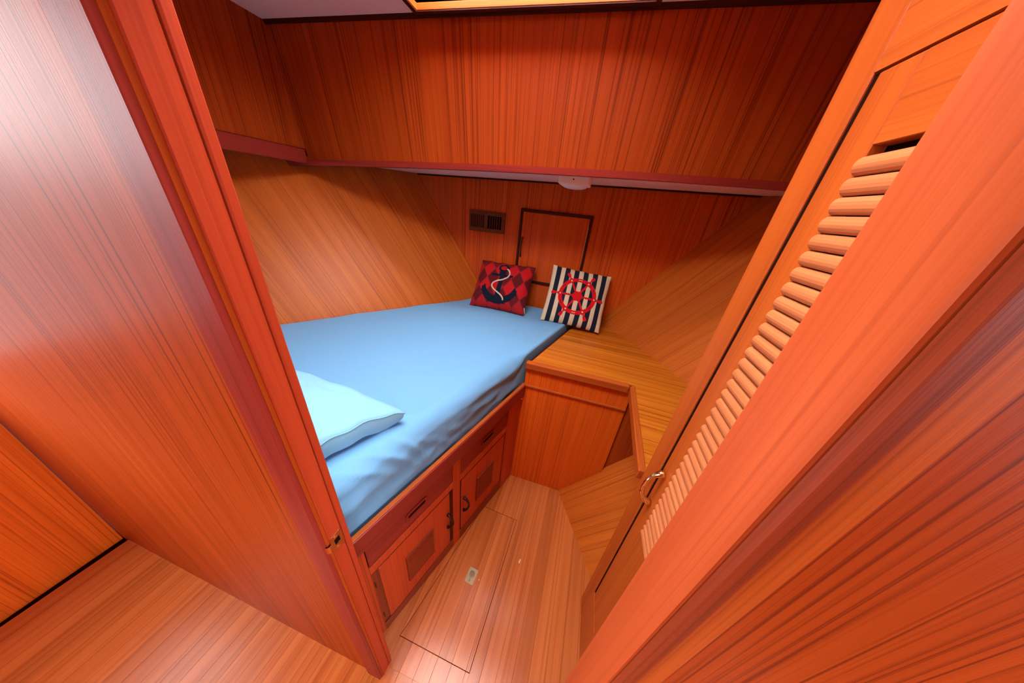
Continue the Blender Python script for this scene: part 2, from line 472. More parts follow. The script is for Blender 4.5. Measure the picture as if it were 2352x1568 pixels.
# low deckhead over the bunk, cambered; trunk cabin above
def zlow(x): return 1.802 + 0.022 * (x + 0.28)
def ztrim(x):                                             # lower edge of the valance
    return 1.7795 + 0.030 * (x + 0.415) - 0.012 * (x + 0.415) ** 2
lowc = empty('ceiling_low', (0, 1.7, 1.8), kind='structure')
XT0, XT1 = -1.60, 1.10                                    # trunk cabin sides
def low_slab(x0, x1, y0, y1):
    return add_hexa(bmesh.new(), [V((x0, y0, zlow(x0))), V((x1, y0, zlow(x1))), V((x1, y1, zlow(x1))), V((x0, y1, zlow(x0))),
                                  V((x0, y0, zlow(x0) + .03)), V((x1, y0, zlow(x1) + .03)), V((x1, y1, zlow(x1) + .03)), V((x0, y1, zlow(x0) + .03))])
build('liner_panel', low_slab(-2.5, 1.9, 1.42, 2.02), LINER, lowc)
build('liner_panel', low_slab(-2.9, XT0, 0.21, 1.42), LINER, lowc)
build('liner_panel', low_slab(XT1, 1.9, 0.21, 1.42), LINER, lowc)
# thin dark gap moulding where the low deckhead meets the far bulkhead
bm = add_hexa(bmesh.new(), [V((-1.45, 1.992, zlow(-1.45) - .010)), V((1.0, 1.992, zlow(1.0) - .010)), V((1.0, 2.0, zlow(1.0) - .010)), V((-1.45, 2.0, zlow(-1.45) - .010)),
                            V((-1.45, 1.992, zlow(-1.45))), V((1.0, 1.992, zlow(1.0))), V((1.0, 2.0, zlow(1.0))), V((-1.45, 2.0, zlow(-1.45)))])
tag(build('trim_2', bm, DARK_WOOD, grain=(1, 0, 0)), kind='structure')
ZTOP = 2.265
# front of the trunk cabin: leans, its foot further forward
n_seg = 12
def panel_grid(zbot, ztop_, ybot, ytop, thick):
    bm = bmesh.new(); rows = []
    for i in range(n_seg + 1):
        x = XT0 - 0.3 + (XT1 - XT0 + 0.6) * i / n_seg
        zb, zt = zbot(x), ztop_(x)
        rows.append([bm.verts.new(p) for p in (V((x, ybot, zb)), V((x, ytop, zt)), V((x, ytop + thick, zt)), V((x, ybot + thick, zb)))])
    for a, b in zip(rows, rows[1:]):
        for i in range(4):
            bm.faces.new([a[i], a[(i + 1) % 4], b[(i + 1) % 4], b[i]])
    bm.faces.new(rows[0]); bm.faces.new(rows[-1][::-1])
    return bm
YB, YT = 1.400, 1.322
w = build('wall_front', panel_grid(lambda x: ztrim(x) + 0.01, lambda x: ZTOP + 0.01, YB, YT, 0.02), TEAK, grain=(0, YT - YB, ZTOP - 1.8)); tag(w, kind='structure')
w = build('trim_3', panel_grid(lambda x: ztrim(x), lambda x: ztrim(x) + 0.0255, YB - 0.016, YB - 0.020, 0.034), RED_RAIL, grain=(1, 0, 0)); tag(w, kind='structure')
w = build('trim_4', panel_grid(lambda x: ZTOP - 0.012, lambda x: ZTOP + 0.004, YT - 0.004, YT - 0.010, 0.012), DARK_WOOD, grain=(1, 0, 0)); tag(w, kind='structure')
for nm, x0, x1 in (('wall_trunk_left', XT0 - 0.02, XT0), ('wall_trunk_right', XT1, XT1 + 0.02)):
    tag(box(nm, (x0, x1), (0.21, 1.42), (1.77, 2.4), TEAK), kind='structure')
for nm, x0, x1 in (('trim_5', XT0 - 0.012, XT0 + 0.014), ('trim_6', XT1 - 0.014, XT1 + 0.012)):
    tag(box(nm, (x0, x1), (0.246, 1.375), (1.735, 1.80), RED_RAIL, grain=(0, 1, 0), bevel=0.002), kind='structure')
# upper ceiling round the deck hatch
HX0, HX1, HY0, HY1 = -0.790, 0.04, 0.275, 1.262
upc = empty('ceiling', (0, 0.8, ZTOP), kind='structure')
for a, b in (((XT0, HX0), (0.21, 1.42)), ((HX1, XT1), (0.21, 1.42)), ((HX0, HX1), (0.21, HY0)), ((HX0, HX1), (HY1, 1.42))):
    box('liner_panel', a, b, (ZTOP, ZTOP + 0.03), LINER, upc)
win = empty('window_1', ((HX0 + HX1) / 2, (HY0 + HY1) / 2, ZTOP), kind='structure')
PY1, PZ = 0.74, ZTOP + 0.150                       # near edge of an added lid that shades the front panel; pane height
for a, b, g in (((HX0, HX1), (HY1, HY1 + 0.014), (1, 0, 0)), ((HX0, HX1), (HY0 - 0.014, HY0), (1, 0, 0)), ((HX0 - 0.014, HX0), (HY0, HY1), (0, 1, 0)), ((HX1, HX1 + 0.014), (HY0, HY1), (0, 1, 0))):
    box('coaming', a, b, (ZTOP - 0.018, PZ), TEAK_SOLID, win, grain=g)
box('shade_lid', (HX0, HX1), (PY1, HY1 - 0.075), (ZTOP + 0.034, ZTOP + 0.056), TEAK_TOP, win, grain=(1, 0, 0), bevel=0.003)  # lid added to keep pane light off the front panel; slot lights the coaming
box('pane', (HX0 - .014, HX1 + .014), (HY0 - .014, HY1 + .014), (PZ + 0.001, PZ + 0.012), PANE, win)
for a, b, g in (((HX0 - .018, HX1 + .018), (HY1 + 0.001, HY1 + 0.016), (1, 0, 0)), ((HX0 - .018, HX1 + .018), (HY0 - 0.016, HY0 - 0.001), (1, 0, 0)),
                ((HX0 - 0.018, HX0 - 0.001), (HY0, HY1), (0, 1, 0)), ((HX1 + 0.001, HX1 + 0.018), (HY0, HY1), (0, 1, 0))):
    box('hatch_trim_shaded', a, b, (ZTOP - 0.0225, ZTOP - 0.0185), DARK_WOOD, win, grain=g)  # trim coloured dark to stand in for its shadowed lower edge

# saloon behind the camera: low side walls under windows, closed end, roof
sal = empty('wall_saloon', (0, -1.0, 0), kind='structure')
box('side_panel', (-1.95, -1.92), (-2.2, BULK0), (-0.06, 1.0), TEAK_FRONT, sal)
box('side_panel', (1.72, 1.75), (-2.2, BULK0), (-0.06, 1.0), TEAK_FRONT, sal)
box('end_panel', (-1.95, 1.75), (-2.23, -2.2), (-0.06, 2.3), TEAK_FRONT, sal)  # unseen end closed in wood to bounce warm light into the cabin
for x, y in ((-1.95, -2.2), (-1.95, -1.0), (1.72, -2.2), (1.72, -1.0), (-0.12, -2.23)):
    box('window_post', (x, x + 0.03), (y, y + 0.06), (1.0, 2.3), TEAK_SOLID, sal)
for a_, b_ in (((-1.95, -1.92), (-2.2, BULK0)), ((1.72, 1.75), (-2.2, BULK0)), ((-1.95, 1.75), (-2.23, -2.2))):
    box('header', a_, b_, (2.15, 2.3), TEAK_FRONT, sal)
tag(box('ceiling_saloon', (-2.0, 1.8), (-2.25, BULK0), (2.3, 2.33), LINER), kind='structure')

# ------------------------------------------------------------------ bunk: base with drawers and lockers
RISE = 0.045
BF = Fr(BA, BD, BN, (0, 0, 1), RISE)                  # a along the face, b out into the cabin, c up
bunk = empty('bunk_base', (BA.x - 0.3, 0.7, 0), 'built-in red wood bunk base with two drawers over two louvred lockers', 'bed base')
S1 = 0.945
V_UP = (0, 0, 1); ALONG = tuple(BD)
def bbox(name, a, b, c, mat, parent, grain=V_UP, bevel=0.0, seg=1):
    return box(name, a, b, c, mat, parent, BF, grain, bevel, seg)
for a in ((-0.045, 0.025), (0.411, 0.455), (0.822, S1)):
    bbox('stile', a, (-0.02, 0), (-0.04, 0.66), TEAK_DOOR, bunk, bevel=0.001)
for a in ((0.025, 0.411), (0.455, 0.822)):
    bbox('rail', a, (-0.02, 0), (-0.04, 0.046), MID_WOOD, bunk, ALONG, 0.001)
    bbox('rail', a, (-0.02, 0), (0.476, 0.516), TEAK_DOOR, bunk, bevel=0.001)
tp = bbox('bed_board', (-0.05, S1 + 0.0), (-0.006, 0.016), (0.656, 0.737), RED_RAIL, bunk, ALONG, 0.003, 2)
tag(tp, 'dark red board along the mattress edge')
bbox('edge_strip', (-0.05, S1), (-0.004, 0.013), (0.7375, 0.7415), TEAK_SOLID, tp, ALONG, 0.0018, 2)  # lighter wood edging whose tone also carries the highlight along the board
# platform the mattress lies on
poly = [(bedx(0.252) - 0.03, 0.252), (bedx(1.18) - 0.03, 1.18), (0.0, 1.97), (-0.46, 1.97), (-1.62, 0.42), (-1.72, 0.252)]
prism('platform', poly, (0.62, 0.648), MID_WOOD, bunk, grain=(0, 1, 0))
def moulding(par, a0, a1, c0, c1, w_, d0, d1, mat, wl_=None, wr_=None):
    wl_, wr_ = wl_ or w_, wr_ or w_
    for aa, cc, g in (((a0, a1), (c1 - w_, c1), ALONG), ((a0, a1), (c0, c0 + w_), ALONG), ((a0, a0 + wl_), (c0 + w_, c1 - w_), V_UP), ((a1 - wr_, a1), (c0 + w_, c1 - w_), V_UP)):
        bbox('moulding', aa, (d0, d1), cc, MID_WOOD if aa[1] - aa[0] == 0.028 or (aa[0] == a0 and wl_ > 0.025 and g == V_UP) else mat, par, g, 0.0006)
def stadium(a, b, n=24):
    out = []
    for i in range(n):
        t_ = 2 * math.pi * i / n
        cx_ = (a - b) if math.cos(t_) >= 0 else -(a - b)
        out.append((cx_ + b * math.cos(t_), b * math.sin(t_)))
    return out
def drawer(a0, a1, ac):
    d = bbox('drawer', (a0 + 0.003, a1 - 0.003), (-0.018, -0.003), (0.519, 0.655), RED_RAIL, bunk, ALONG, 0.0015)
    bbox('drawer_gap', (a0, a0 + 0.003), (-0.0195, -0.009), (0.517, 0.655), BLACK, d)
    bbox('drawer_gap', (a1 - 0.003, a1), (-0.0195, -0.009), (0.517, 0.655), BLACK, d)
    ff = Fr(BF(ac, -0.003, 0.580), tuple(BD + V((0, 0, RISE))), V_UP, tuple(BN))
    bm_ = ring_plate(bmesh.new(), rect_ring(24, 0.049, 0.022), stadium(0.040, 0.0085), 0.0, 0.0035, ff, 0.0)
    f = build('finger_pull', bm_, RED_RAIL, d, grain=ALONG)
    prism('pull_slot', stadium(0.040, 0.0085), (0.0, 0.0008), BLACK, d, ff)
    return d
drawer(0.0255, 0.4105, 0.224)
drawer(0.4555, 0.8215, 0.652)
def locker_door(a0, a1, v0, v1, ha, hz, hinge_left, wl_, wr_):
    c0, c1 = 0.050, 0.474
    d = bbox('cabinet_door', (a0 + wl_, a1 - wr_), (-0.018, -0.002), (c0 + 0.004, c1 - 0.012), TEAK_DOOR, bunk, V_UP, 0.0015)
    moulding(d, a0, a1, c0 - 0.006, c1, 0.011, -0.019, -0.006, DARK_WOOD, wl_, wr_)  # wide dark side strips stand in for shade in the door recess
    # louvred vent let into the door
    z0, z1 = 0.160, 0.350
    moulding(d, v0, v1, z0, z1, 0.009, -0.004, 0.006, MID_WOOD)
    bbox('vent_back', (v0 + 0.009, v1 - 0.009), (-0.003, -0.0012), (z0 + 0.009, z1 - 0.009), DARK_WOOD, d, ALONG)
    ns = 9
    for i in range(ns):
        za = z0 + 0.011 + (z1 - z0 - 0.022) * i / ns
        hgt = (z1 - z0 - 0.022) / ns
        bm_ = bmesh.new()
        pr = [(0.0052, za), (0.0004, za + hgt * 0.96), (-0.0014, za + hgt * 0.96), (-0.0014, za)]
        A = [BF(v0 + 0.009, b_, z_) for b_, z_ in pr]; B = [BF(v1 - 0.009, b_, z_) for b_, z_ in pr]
        add_hexa(bm_, A + B)
        build('louver_slat', bm_, MID_WOOD, d, grain=ALONG)
    # bow handle
    pts, rad = [], []
    for i in range(15):
        u = -1 + 2 * i / 14
        out = 0.004 + 0.024 * (1 - u * u) ** 0.7
        pts.append(BF(ha + (0.010 if not hinge_left else 0.010) * (1 - u * u), out, hz + 0.052 * u))
        rad.append(0.0085 if abs(u) > 0.86 else 0.0052 + 0.002 * abs(u) ** 2)
    bm_ = add_tube(bmesh.new(), pts, rad, 8)
    h = build('door_handle', bm_, BRONZE, d, smooth=True); tag(h, 'dark bronze bow handle')
    return d
locker_door(0.024, 0.412, 0.150, 0.287, 0.372, 0.278, True, 0.028, 0.022)
locker_door(0.453, 0.824, 0.577, 0.712, 0.480, 0.266, False, 0.014, 0.012)
# hinge leaves on the near door
for zz in (0.12, 0.38):
    bbox('hinge', (0.030, 0.034), (-0.012, -0.003), (zz - 0.02, zz + 0.02), BRONZE, bunk, V_UP, 0.001)

# ------------------------------------------------------------------ mattress in a fitted sheet
ZM = 0.957
def smooth(t_): return t_ * t_ * (3 - 2 * t_)
def right_edge(y):                                    # outer line of the mattress on the cabin side
    e = bedx(y) - 0.016
    if y > 1.17:
        e = bedx(1.17) - 0.016 + (y - 1.17) * 0.300
    return e
def left_edge(y):
    if y > 1.90: return -0.775 - (1.97 - y) * 0.35
    t_ = (1.90 - y)
    x = -0.80 - 0.745 * t_
    return x + 0.018 * math.sin(t_ * 9) + 0.03 * math.exp(-((y - 1.40) / 0.16) ** 2)
def mattress():
    bm = bmesh.new()
    NY, Y0, Y1 = 220, 0.256, 1.975
    rows = []
    R = 0.070
    prof = []
    for i in range(15):                               # side wall, bottom to top
        prof.append(('s', i / 14))
    for i in range(1, 12):                            # rounded shoulder
        prof.append(('r', i / 11))
    NT = 90
    for i in range(1, NT + 1):
        prof.append(('t', i / NT))
    for j in range(NY + 1):
        y = Y0 + (Y1 - Y0) * j / NY
        xr, xl = right_edge(y), left_edge(y)
        zb = 0.655
        row = []
        tuck = smooth(min(1, max(0, (y - 1.10) / 0.12)))          # beside the worktop the edge is pressed upright
        Rr = R * (1 - 0.80 * tuck)
        endr = min(1.0, max(0.0, (y - Y0) / 0.05)); endf = min(1.0, max(0.0, (Y1 - y) / 0.04))
        dropn = 0.05 * (1 - math.sqrt(max(0, 1 - (1 - endr) ** 2))) + 0.03 * (1 - math.sqrt(max(0, 1 - (1 - endf) ** 2)))
        for kind, t_ in prof:
            if kind == 's':
                z = zb + (ZM - Rr - zb) * t_; x = xr - 0.004 * (1 - t_) ; nx, nz_ = 1.0, 0.0
            elif kind == 'r':
                a = t_ * math.pi / 2
                x = xr - Rr * (1 - math.cos(a)); z = ZM - Rr + Rr * math.sin(a); nx, nz_ = math.cos(a), math.sin(a)
            else:
                tt = t_ ** 1.15
                x = xr - Rr + (xl - xr + Rr) * tt; z = ZM; nx, nz_ = 0.0, 1.0
                ed = max(0.0, (tt - 0.97) / 0.03)
                z -= 0.03 * (1 - math.sqrt(max(0, 1 - ed * ed)))
                z += 0.012 * math.exp(-((x + 0.62) ** 2 + (y - 1.5) ** 2) / 0.09)
            z -= dropn * nz_
            d = 0.0
            side = 1.0 - tuck
            if kind in 'sr':
                q = (t_ if kind == 's' else 1 + t_ * 0.6)
                # pulled folds along the side, slanting to the board
                wv = noise.noise(V((y * 4.0 + q * 1.0, q * 5.0 - y * 2.0, 1.7)))
                wv2 = noise.noise(V((y * 9.0 + q * 5.0, q * 12.0 - y * 6.0, 4.2)))
                fold = math.exp(-((q - 0.62) / 0.48) ** 2)
                d += side * fold * (0.016 * wv + 0.010 * wv2)
                for (y0, k_, wd, am, qc, qw) in ((0.50, 0.16, 0.011, 0.010, 0.95, 0.5), (0.545, 0.10, 0.009, 0.009, 0.8, 0.5), (0.60, 0.26, 0.012, 0.009, 0.6, 0.45),
                                                 (0.66, 0.34, 0.010, 0.006, 0.5, 0.4), (0.36, -0.22, 0.010, 0.008, 0.45, 0.4), (0.44, 0.20, 0.010, 0.005, 1.1, 0.4)):
                    d += side * 1.5 * am * math.exp(-((y - y0 - k_ * (0.9 - q)) / wd) ** 2) * math.exp(-((q - qc) / qw) ** 2)
                for (qa, qb, wd, am, ya, yb) in ((0.62, -0.30, 0.07, 0.009, 0.62, 1.12), (0.95, -0.25, 0.06, 0.006, 0.70, 1.12), (0.30, 0.35, 0.06, 0.008, 0.30, 0.62)):
                    tt_ = (y - ya) / (yb - ya)
                    if 0 < tt_ < 1:
                        d += side * 1.5 * am * math.exp(-((q - qa - qb * tt_) / wd) ** 2) * math.sin(math.pi * tt_)
            else:
                u = (xr - x)
                d += 0.0016 * noise.noise(V((x * 4 + y * 3, y * 11 - x * 6, 9.1))) + 0.004 * noise.noise(V((x * 2.0, y * 2.2, 3.3)))
                d += 0.0020 * noise.noise(V((x * 2.5 - y * 1.0, y * 9 + x * 3, 5.5)))
                yy = y - 0.545 - 0.5 * u
                d += side * 0.007 * math.exp(-(yy / 0.022) ** 2) * math.exp(-((u - 0.08) / 0.07) ** 2)
                yy = y - 0.475 - 0.45 * u
                d += side * 0.006 * math.exp(-(yy / 0.018) ** 2) * math.exp(-((u - 0.10) / 0.06) ** 2)
            if kind == 's':
                d *= min(1.0, max(0.0, (t_ - 0.28) / 0.25))
                d = min(d, 0.004 + 0.03 * max(0.0, t_ - 0.5))
            row.append(bm.verts.new((x + d * nx, y, z + d * nz_)))
        row.append(bm.verts.new((xl + 0.24, y, zb)))
        rows.append(row)
    for a, b in zip(rows, rows[1:]):
        for i in range(len(a) - 1):
            bm.faces.new([a[i], b[i], b[i + 1], a[i + 1]])
    for r, fl in ((rows[0], False), (rows[-1], True)):
        bm.faces.new(r if fl else r[::-1])
    for a, b in zip(rows, rows[1:]):
        bm.faces.new([a[0], a[-1], b[-1], b[0]])
    return build('mattress', bm, SHEET, smooth=True)
mt = mattress()
tag(mt, 'wedge-shaped mattress in a plain blue fitted sheet filling the bunk', 'mattress')

# ------------------------------------------------------------------ cushions and pillow
def cushion_surface(a, b, T, u, v, seed=0.0, pinch=0.05, p=3.0, e=0.55):
    x = a * u * (1 - pinch * (1 - v * v) * abs(u) ** 1.5)
    y = b * v * (1 - pinch * (1 - u * u) * abs(v) ** 1.5)
    h = T * ((max(0, 1 - abs(u) ** p)) * (max(0, 1 - abs(v) ** p))) ** e
    return x, y, h

def cushion(name, fr, a, b, T, n, colour, parts, label, cat, mat, group=None, wr=0.004, seed=0.0, sag=0.0, pinch=0.05, e=0.55, p=3.0, low=None, droop=0.0):
    root = empty(name, fr(0, -b, 0), label, cat, group)
    def pos(u, v, side, lift=0.0):
        x, y, h = cushion_surface(a, b, T, u, v, seed, pinch, p, e)
        ww = wr * noise.noise(V((u * 2.6 + seed, v * 2.6 - seed, 3.0 * side))) + 0.6 * wr * noise.noise(V((u * 6 + v * 3 + seed, v * 5, 7.0)))
        edge = 1 - max(abs(u), abs(v)) ** 6
        rim = 0.0045 * math.sin(u * 13 + seed) * (1 - edge) + 0.004 * math.sin(v * 11 + seed * 2) * (1 - edge)
        if low and side < 0:
            h = min(low[0] * ((max(0, 1 - abs(u) ** 5)) * (max(0, 1 - abs(v) ** 5))) ** low[1], low[2])
        h2 = side * (h + (ww * edge)) + rim - droop * abs(u * v) ** 3
        y2 = y - sag * (1 - v) * (1 - abs(u) ** 2) * 0.5
        return fr(x, y2, h2 + lift * side)
    bm = bmesh.new()
    idx = [-1 + 2 * i / n for i in range(n + 1)]
    # bunch samples towards the rim a little
    idx = [math.sin(t_ * math.pi / 2) * 0.35 + t_ * 0.65 for t_ in idx]
    F = [[bm.verts.new(pos(u, v, 1)) for u in idx] for v in idx]
    B = [[F[j][i] if (i in (0, n) or j in (0, n)) else bm.verts.new(pos(idx[i], idx[j], -1)) for i in range(n + 1)] for j in range(n + 1)]
    for j in range(n):
        for i in range(n):
            bm.faces.new([F[j][i], F[j][i + 1], F[j + 1][i + 1], F[j + 1][i]])
            q = [B[j][i], B[j + 1][i], B[j + 1][i + 1], B[j][i + 1]]
            if len(set(q)) == 4:
                try: bm.faces.new(q)
                except ValueError: pass
    cols = [colour(u, v) for v in idx for u in idx] if colour else None
    nF = (n + 1) ** 2
    me = bpy.data.meshes.new('cover')
    bm.verts.index_update()
    bmesh.ops.translate(bm, verts=bm.verts, vec=-ORG[root.name])
    bm.to_mesh(me); bm.free()
    for pl in me.polygons: pl.use_smooth = True
    if cols:
        at = me.color_attributes.new('print', 'FLOAT_COLOR', 'POINT')
        flat = []
        for k in range(len(me.vertices)):
            flat.extend((*(cols[k] if k < nF else cols[0]), 1.0))
        at.data.foreach_set('color', flat)
    me.materials.append(mat)
    c = bpy.data.objects.new('cover', me); col.objects.link(c); c.parent = root
    ORG[c.name] = ORG[root.name]
    for (pname, pmat, inside, lift, m_) in parts:
        bm = bmesh.new(); g = {}
        fine = m_
        step = 2.0 / fine
        def vert(i, j, top):
            key = (i, j, top)
            if key not in g:
                g[key] = bm.verts.new(pos(-1 + i * step, -1 + j * step, 1, lift if top else 0.0))
            return g[key]
        on = set()
        for j in range(2, fine - 2):
            for i in range(2, fine - 2):
                if inside(-1 + (i + .5) * step, -1 + (j + .5) * step): on.add((i, j))
        for (i, j) in on:
            bm.faces.new([vert(i, j, 1), vert(i + 1, j, 1), vert(i + 1, j + 1, 1), vert(i, j + 1, 1)])
            for (di, dj, e0, e1) in ((-1, 0, (0, 1), (0, 0)), (1, 0, (1, 0), (1, 1)), (0, -1, (0, 0), (1, 0)), (0, 1, (1, 1), (0, 1))):
                if (i + di, j + dj) not in on:
                    bm.faces.new([vert(i + e0[0], j + e0[1], 1), vert(i + e0[0], j + e0[1], 0), vert(i + e1[0], j + e1[1], 0), vert(i + e1[0], j + e1[1], 1)])
        if on: build(pname, bm, pmat, root)
    return root, pos

def frame_from(bl, br, tl, tr):
    bl, br, tl, tr = V(bl), V(br), V(tl), V(tr)
    c = (bl + br + tl + tr) / 4
    ex = ((br - bl) + (tr - tl)).normalized()
    ey = ((tl - bl) + (tr - br)); ey -= ey.dot(ex) * ex; ey.normalize()
    return Fr(c, ex, ey, ex.cross(ey)), ((br - bl).length + (tr - tl).length) / 4, ((tl - bl).length + (tr - br).length) / 4

# striped cushion with a ship's wheel
def stripes(u, v):
    q = ((u + 1) / 2 * 12.9 + 0.05) % 2.0
    return (0.008, 0.014, 0.030) if 0.93 < q < 1.99 else (0.66, 0.57, 0.38)
def wheel(u, v):
    r, t_ = math.hypot(u, v), math.atan2(v, u)
    if r < 0.135 : return True
    k = round(t_ / (math.pi / 3)); da = t_ - k * math.pi / 3
    off = abs(r * math.sin(da))
    ring = 0.50 < r < 0.63
    ang = abs(da) 
    if ring:
        if r * math.cos(da) > 0 and math.hypot(r * math.cos(da) - 0.565, off) < 0.030: return False
        mid = abs(abs(da) - math.pi / 6)
        if mid < 0.115 and 0.555 < r < 0.580: return False
        return True
    if r < 0.52:
        return off < (0.030 + 0.008 * math.sin(r * 90) + (0.035 if r < 0.17 else 0))
    if r < 0.66: return off < 0.050
    if r < 0.70: return off < 0.022
    if r < 0.88:
        q = (r - 0.70) / 0.18
        return off < 0.026 + 0.030 * math.sin(min(1, q * 1.05) * math.pi * 0.72) * (1 if q < 0.93 else 0.6)
    return False
fr, a, b = frame_from((-0.195, 1.702, 0.985), (0.172, 1.752, 0.950), (-0.193, 1.915, 1.276), (0.190, 1.925, 1.258))
cs, pos_s = cushion('striped_cushion', fr, 0.203, 0.200, 0.058, 130, stripes, [('wheel_applique', RED, wheel, 0.0016, 320)],
      "square navy and cream striped cushion with a red ship's wheel", 'cushion', PRINT, 'throw cushions against the far bulkhead', seed=1.3, pinch=0.035)

# red argyle cushion with an anchor
def argyle(u, v):
    U, W = (u + 1) / 2, (1 - v) / 2
    s, t_ = U / 0.225 + (W - 0.02) / 0.37, U / 0.225 - (W - 0.02) / 0.37
    i, j = math.floor(s), math.floor(t_)
    fs, ft = s - i, t_ - j
    if min(fs, ft, 1 - fs, 1 - ft) < 0.035: return (0.24, 0.020, 0.020)
    if (i - j) % 2: return (0.50, 0.008, 0.012) if (i * 7 + j * 3) % 5 else (0.36, 0.010, 0.014)
    return (0.115, 0.006, 0.010) if (i + 2 * j) % 3 else (0.16, 0.009, 0.012)
def anchor(u, v):
    U, W = (u + 1) / 2, (1 - v) / 2
    r = math.hypot((U - 0.49), (W - 0.165))
    if 0.058 < r < 0.093: return True
    if math.hypot(U - 0.49, W - 0.275) < 0.060: return True
    if abs(W - 0.335) < 0.024 and 0.30 < U < 0.69: return True
    if 0.25 < W < 0.86 and abs(U - 0.495) < 0.036 + 0.03 * max(0, W - 0.5): return True
    # flukes
    ro, ri = math.hypot(U - 0.50, W - 0.59), math.hypot((U - 0.50) / 1.04, W - 0.52)
    if ro < 0.325 and ri > 0.255 and W > 0.60: return True
    for s in (-1, 1):
        du, dw = (U - 0.50) * s, W
        if 0.56 < dw < 0.70:
            half = 0.052 * (dw - 0.56) / 0.14
            if abs(du - (0.272 + 0.05 * (0.70 - dw))) < half + 0.01: return True
    # fillets where the shank meets the crown
    if 0.74 < W < 0.90 and abs(U - 0.5) < 0.04 + 0.14 * ((W - 0.74) / 0.16) ** 2: return True
    return False
fr, a, b = frame_from((-0.742, 1.726, 0.985), (-0.334, 1.703, 0.985), (-0.73, 1.915, 1.232), (-0.344, 1.915, 1.245))
ca, pos_a = cushion('anchor_cushion', fr, 0.205, 0.183, 0.060, 130, argyle, [('anchor_applique', NAVY, anchor, 0.0014, 320)],
      'square red argyle cushion with a navy anchor and cream rope', 'cushion', PRINT, 'throw cushions against the far bulkhead', seed=4.1, pinch=0.035)
# rope over the anchor: a two-strand twisted cord
ctrl = [(.555, .185), (.605, .235), (.622, .30), (.60, .37), (.545, .415), (.49, .445), (.43, .475), (.375, .525), (.365, .585), (.41, .645), (.48, .69), (.55, .735), (.60, .785), (.618, .835)]
def spline(c, n):
    out = []
    for k in range(len(c) - 1):
        p0, p1, p2, p3 = c[max(k - 1, 0)], c[k], c[k + 1], c[min(k + 2, len(c) - 1)]
        for i in range(n):
            t_ = i / n
            out.append(tuple(0.5 * (2 * p1[d] + (-p0[d] + p2[d]) * t_ + (2 * p0[d] - 5 * p1[d] + 4 * p2[d] - p3[d]) * t_ ** 2 + (-p0[d] + 3 * p1[d] - 3 * p2[d] + p3[d]) * t_ ** 3) for d in (0, 1)))
    out.append(c[-1]); return out
path = [pos_a(U * 2 - 1, 1 - 2 * W, 1, 0.0045) for U, W in spline(ctrl, 10)]
for s0 in (0, 1):
    pts = []
    for i, p_ in enumerate(path):
        d = (path[min(i + 1, len(path) - 1)] - path[max(i - 1, 0)]).normalized()
        n1 = fr.ez; n2 = d.cross(n1)
        ph = i * 0.75 + s0 * math.pi
        pts.append(p_ + 0.0022 * (math.cos(ph) * n2 + 0.7 * math.sin(ph) * n1))
    build('rope_strand', add_tube(bmesh.new(), pts, 0.0036, 6), ROPE, ca, smooth=True)
# piping round the seam of the anchor cushion and its zip tag
rim = [(-1 + 2 * i / 24, 1) for i in range(24)] + [(1, 1 - 2 * i / 24) for i in range(24)] + [(1 - 2 * i / 24, -1) for i in range(24)] + [(-1, -1 + 2 * i / 24) for i in range(25)]
build('piping', add_tube(bmesh.new(), [pos_a(u, v, 1) for u, v in rim], 0.0032, 6), PIPING, ca, smooth=True)
e0 = pos_a(0.985, -0.72, 1)
build('zip_tag', add_tube(bmesh.new(), [e0 + V((0.003, -0.004, 0)), e0 + V((0.006, -0.010, -0.012)), e0 + V((0.008, -0.012, -0.022)), e0 + V((0.012, -0.016, -0.034))], [0.003, 0.0035, 0.002, 0.003], 6), ROPE, ca, smooth=True)

# blue sleeping pillow at the near end of the bunk
px = V((0.985, -0.03, 0.0)); py = V((0.42, 0.91, 0.0))
pc = V((-0.468, 0.560, ZM + 0.078)) - 0.36 * px - 0.162 * py
fr = Fr(pc, px, py, (0, 0, 1))
pl, pos_p = cushion('bed_pillow', fr, 0.36, 0.162, 0.040, 90, None, [], 'pale blue sleeping pillow lying at the near end of the mattress', 'pillow', SLIP, wr=0.010, seed=2.2, pinch=0.03, e=0.5, p=2.6, low=(0.12, 0.33, 0.070), droop=0.035)
rim = [(-1 + 2 * i / 30, 1) for i in range(30)] + [(1, 1 - 2 * i / 30) for i in range(30)] + [(1 - 2 * i / 30, -1) for i in range(30)] + [(-1, -1 + 2 * i / 30) for i in range(31)]
build('seam', add_tube(bmesh.new(), [pos_p(u, v, 1) for u, v in rim], 0.0016, 5), SLIP, pl, smooth=True)

# ------------------------------------------------------------------ corner cabinet and worktop
CF = 1.188
cab = empty('corner_cabinet', (0.1, 1.2, 0), 'teak corner cabinet front between bunk and hull with a thin ledge strip', 'cabinet')
cl = bedx(CF) + 0.002
def hullx(y, z): return 0.145 + (1.199 - y) * 0.53 + 0.73 * z
prism('front_panel', [(cl, -0.01), (hullx(CF, 0) - 0.004, -0.01), (0.362, (0.362 - hullx(CF, 0)) / 0.73 + 0.004), (0.362, 0.886), (cl, 0.886)], (0, 0.014), TEAK_FRONT, cab, Fr((0, CF, 0), (1, 0, 0), (0, 0, 1), (0, 1, 0)), bevel=0.001)
prism('back_panel', [(cl, -0.01), (hullx(CF, 0) - 0.004, -0.01), (0.75, (0.75 - hullx(CF, 0)) / 0.73 + 0.006), (0.75, 0.886), (cl, 0.886)], (0.0145, 0.026), TEAK, cab, Fr((0, CF, 0), (1, 0, 0), (0, 0, 1), (0, 1, 0)))
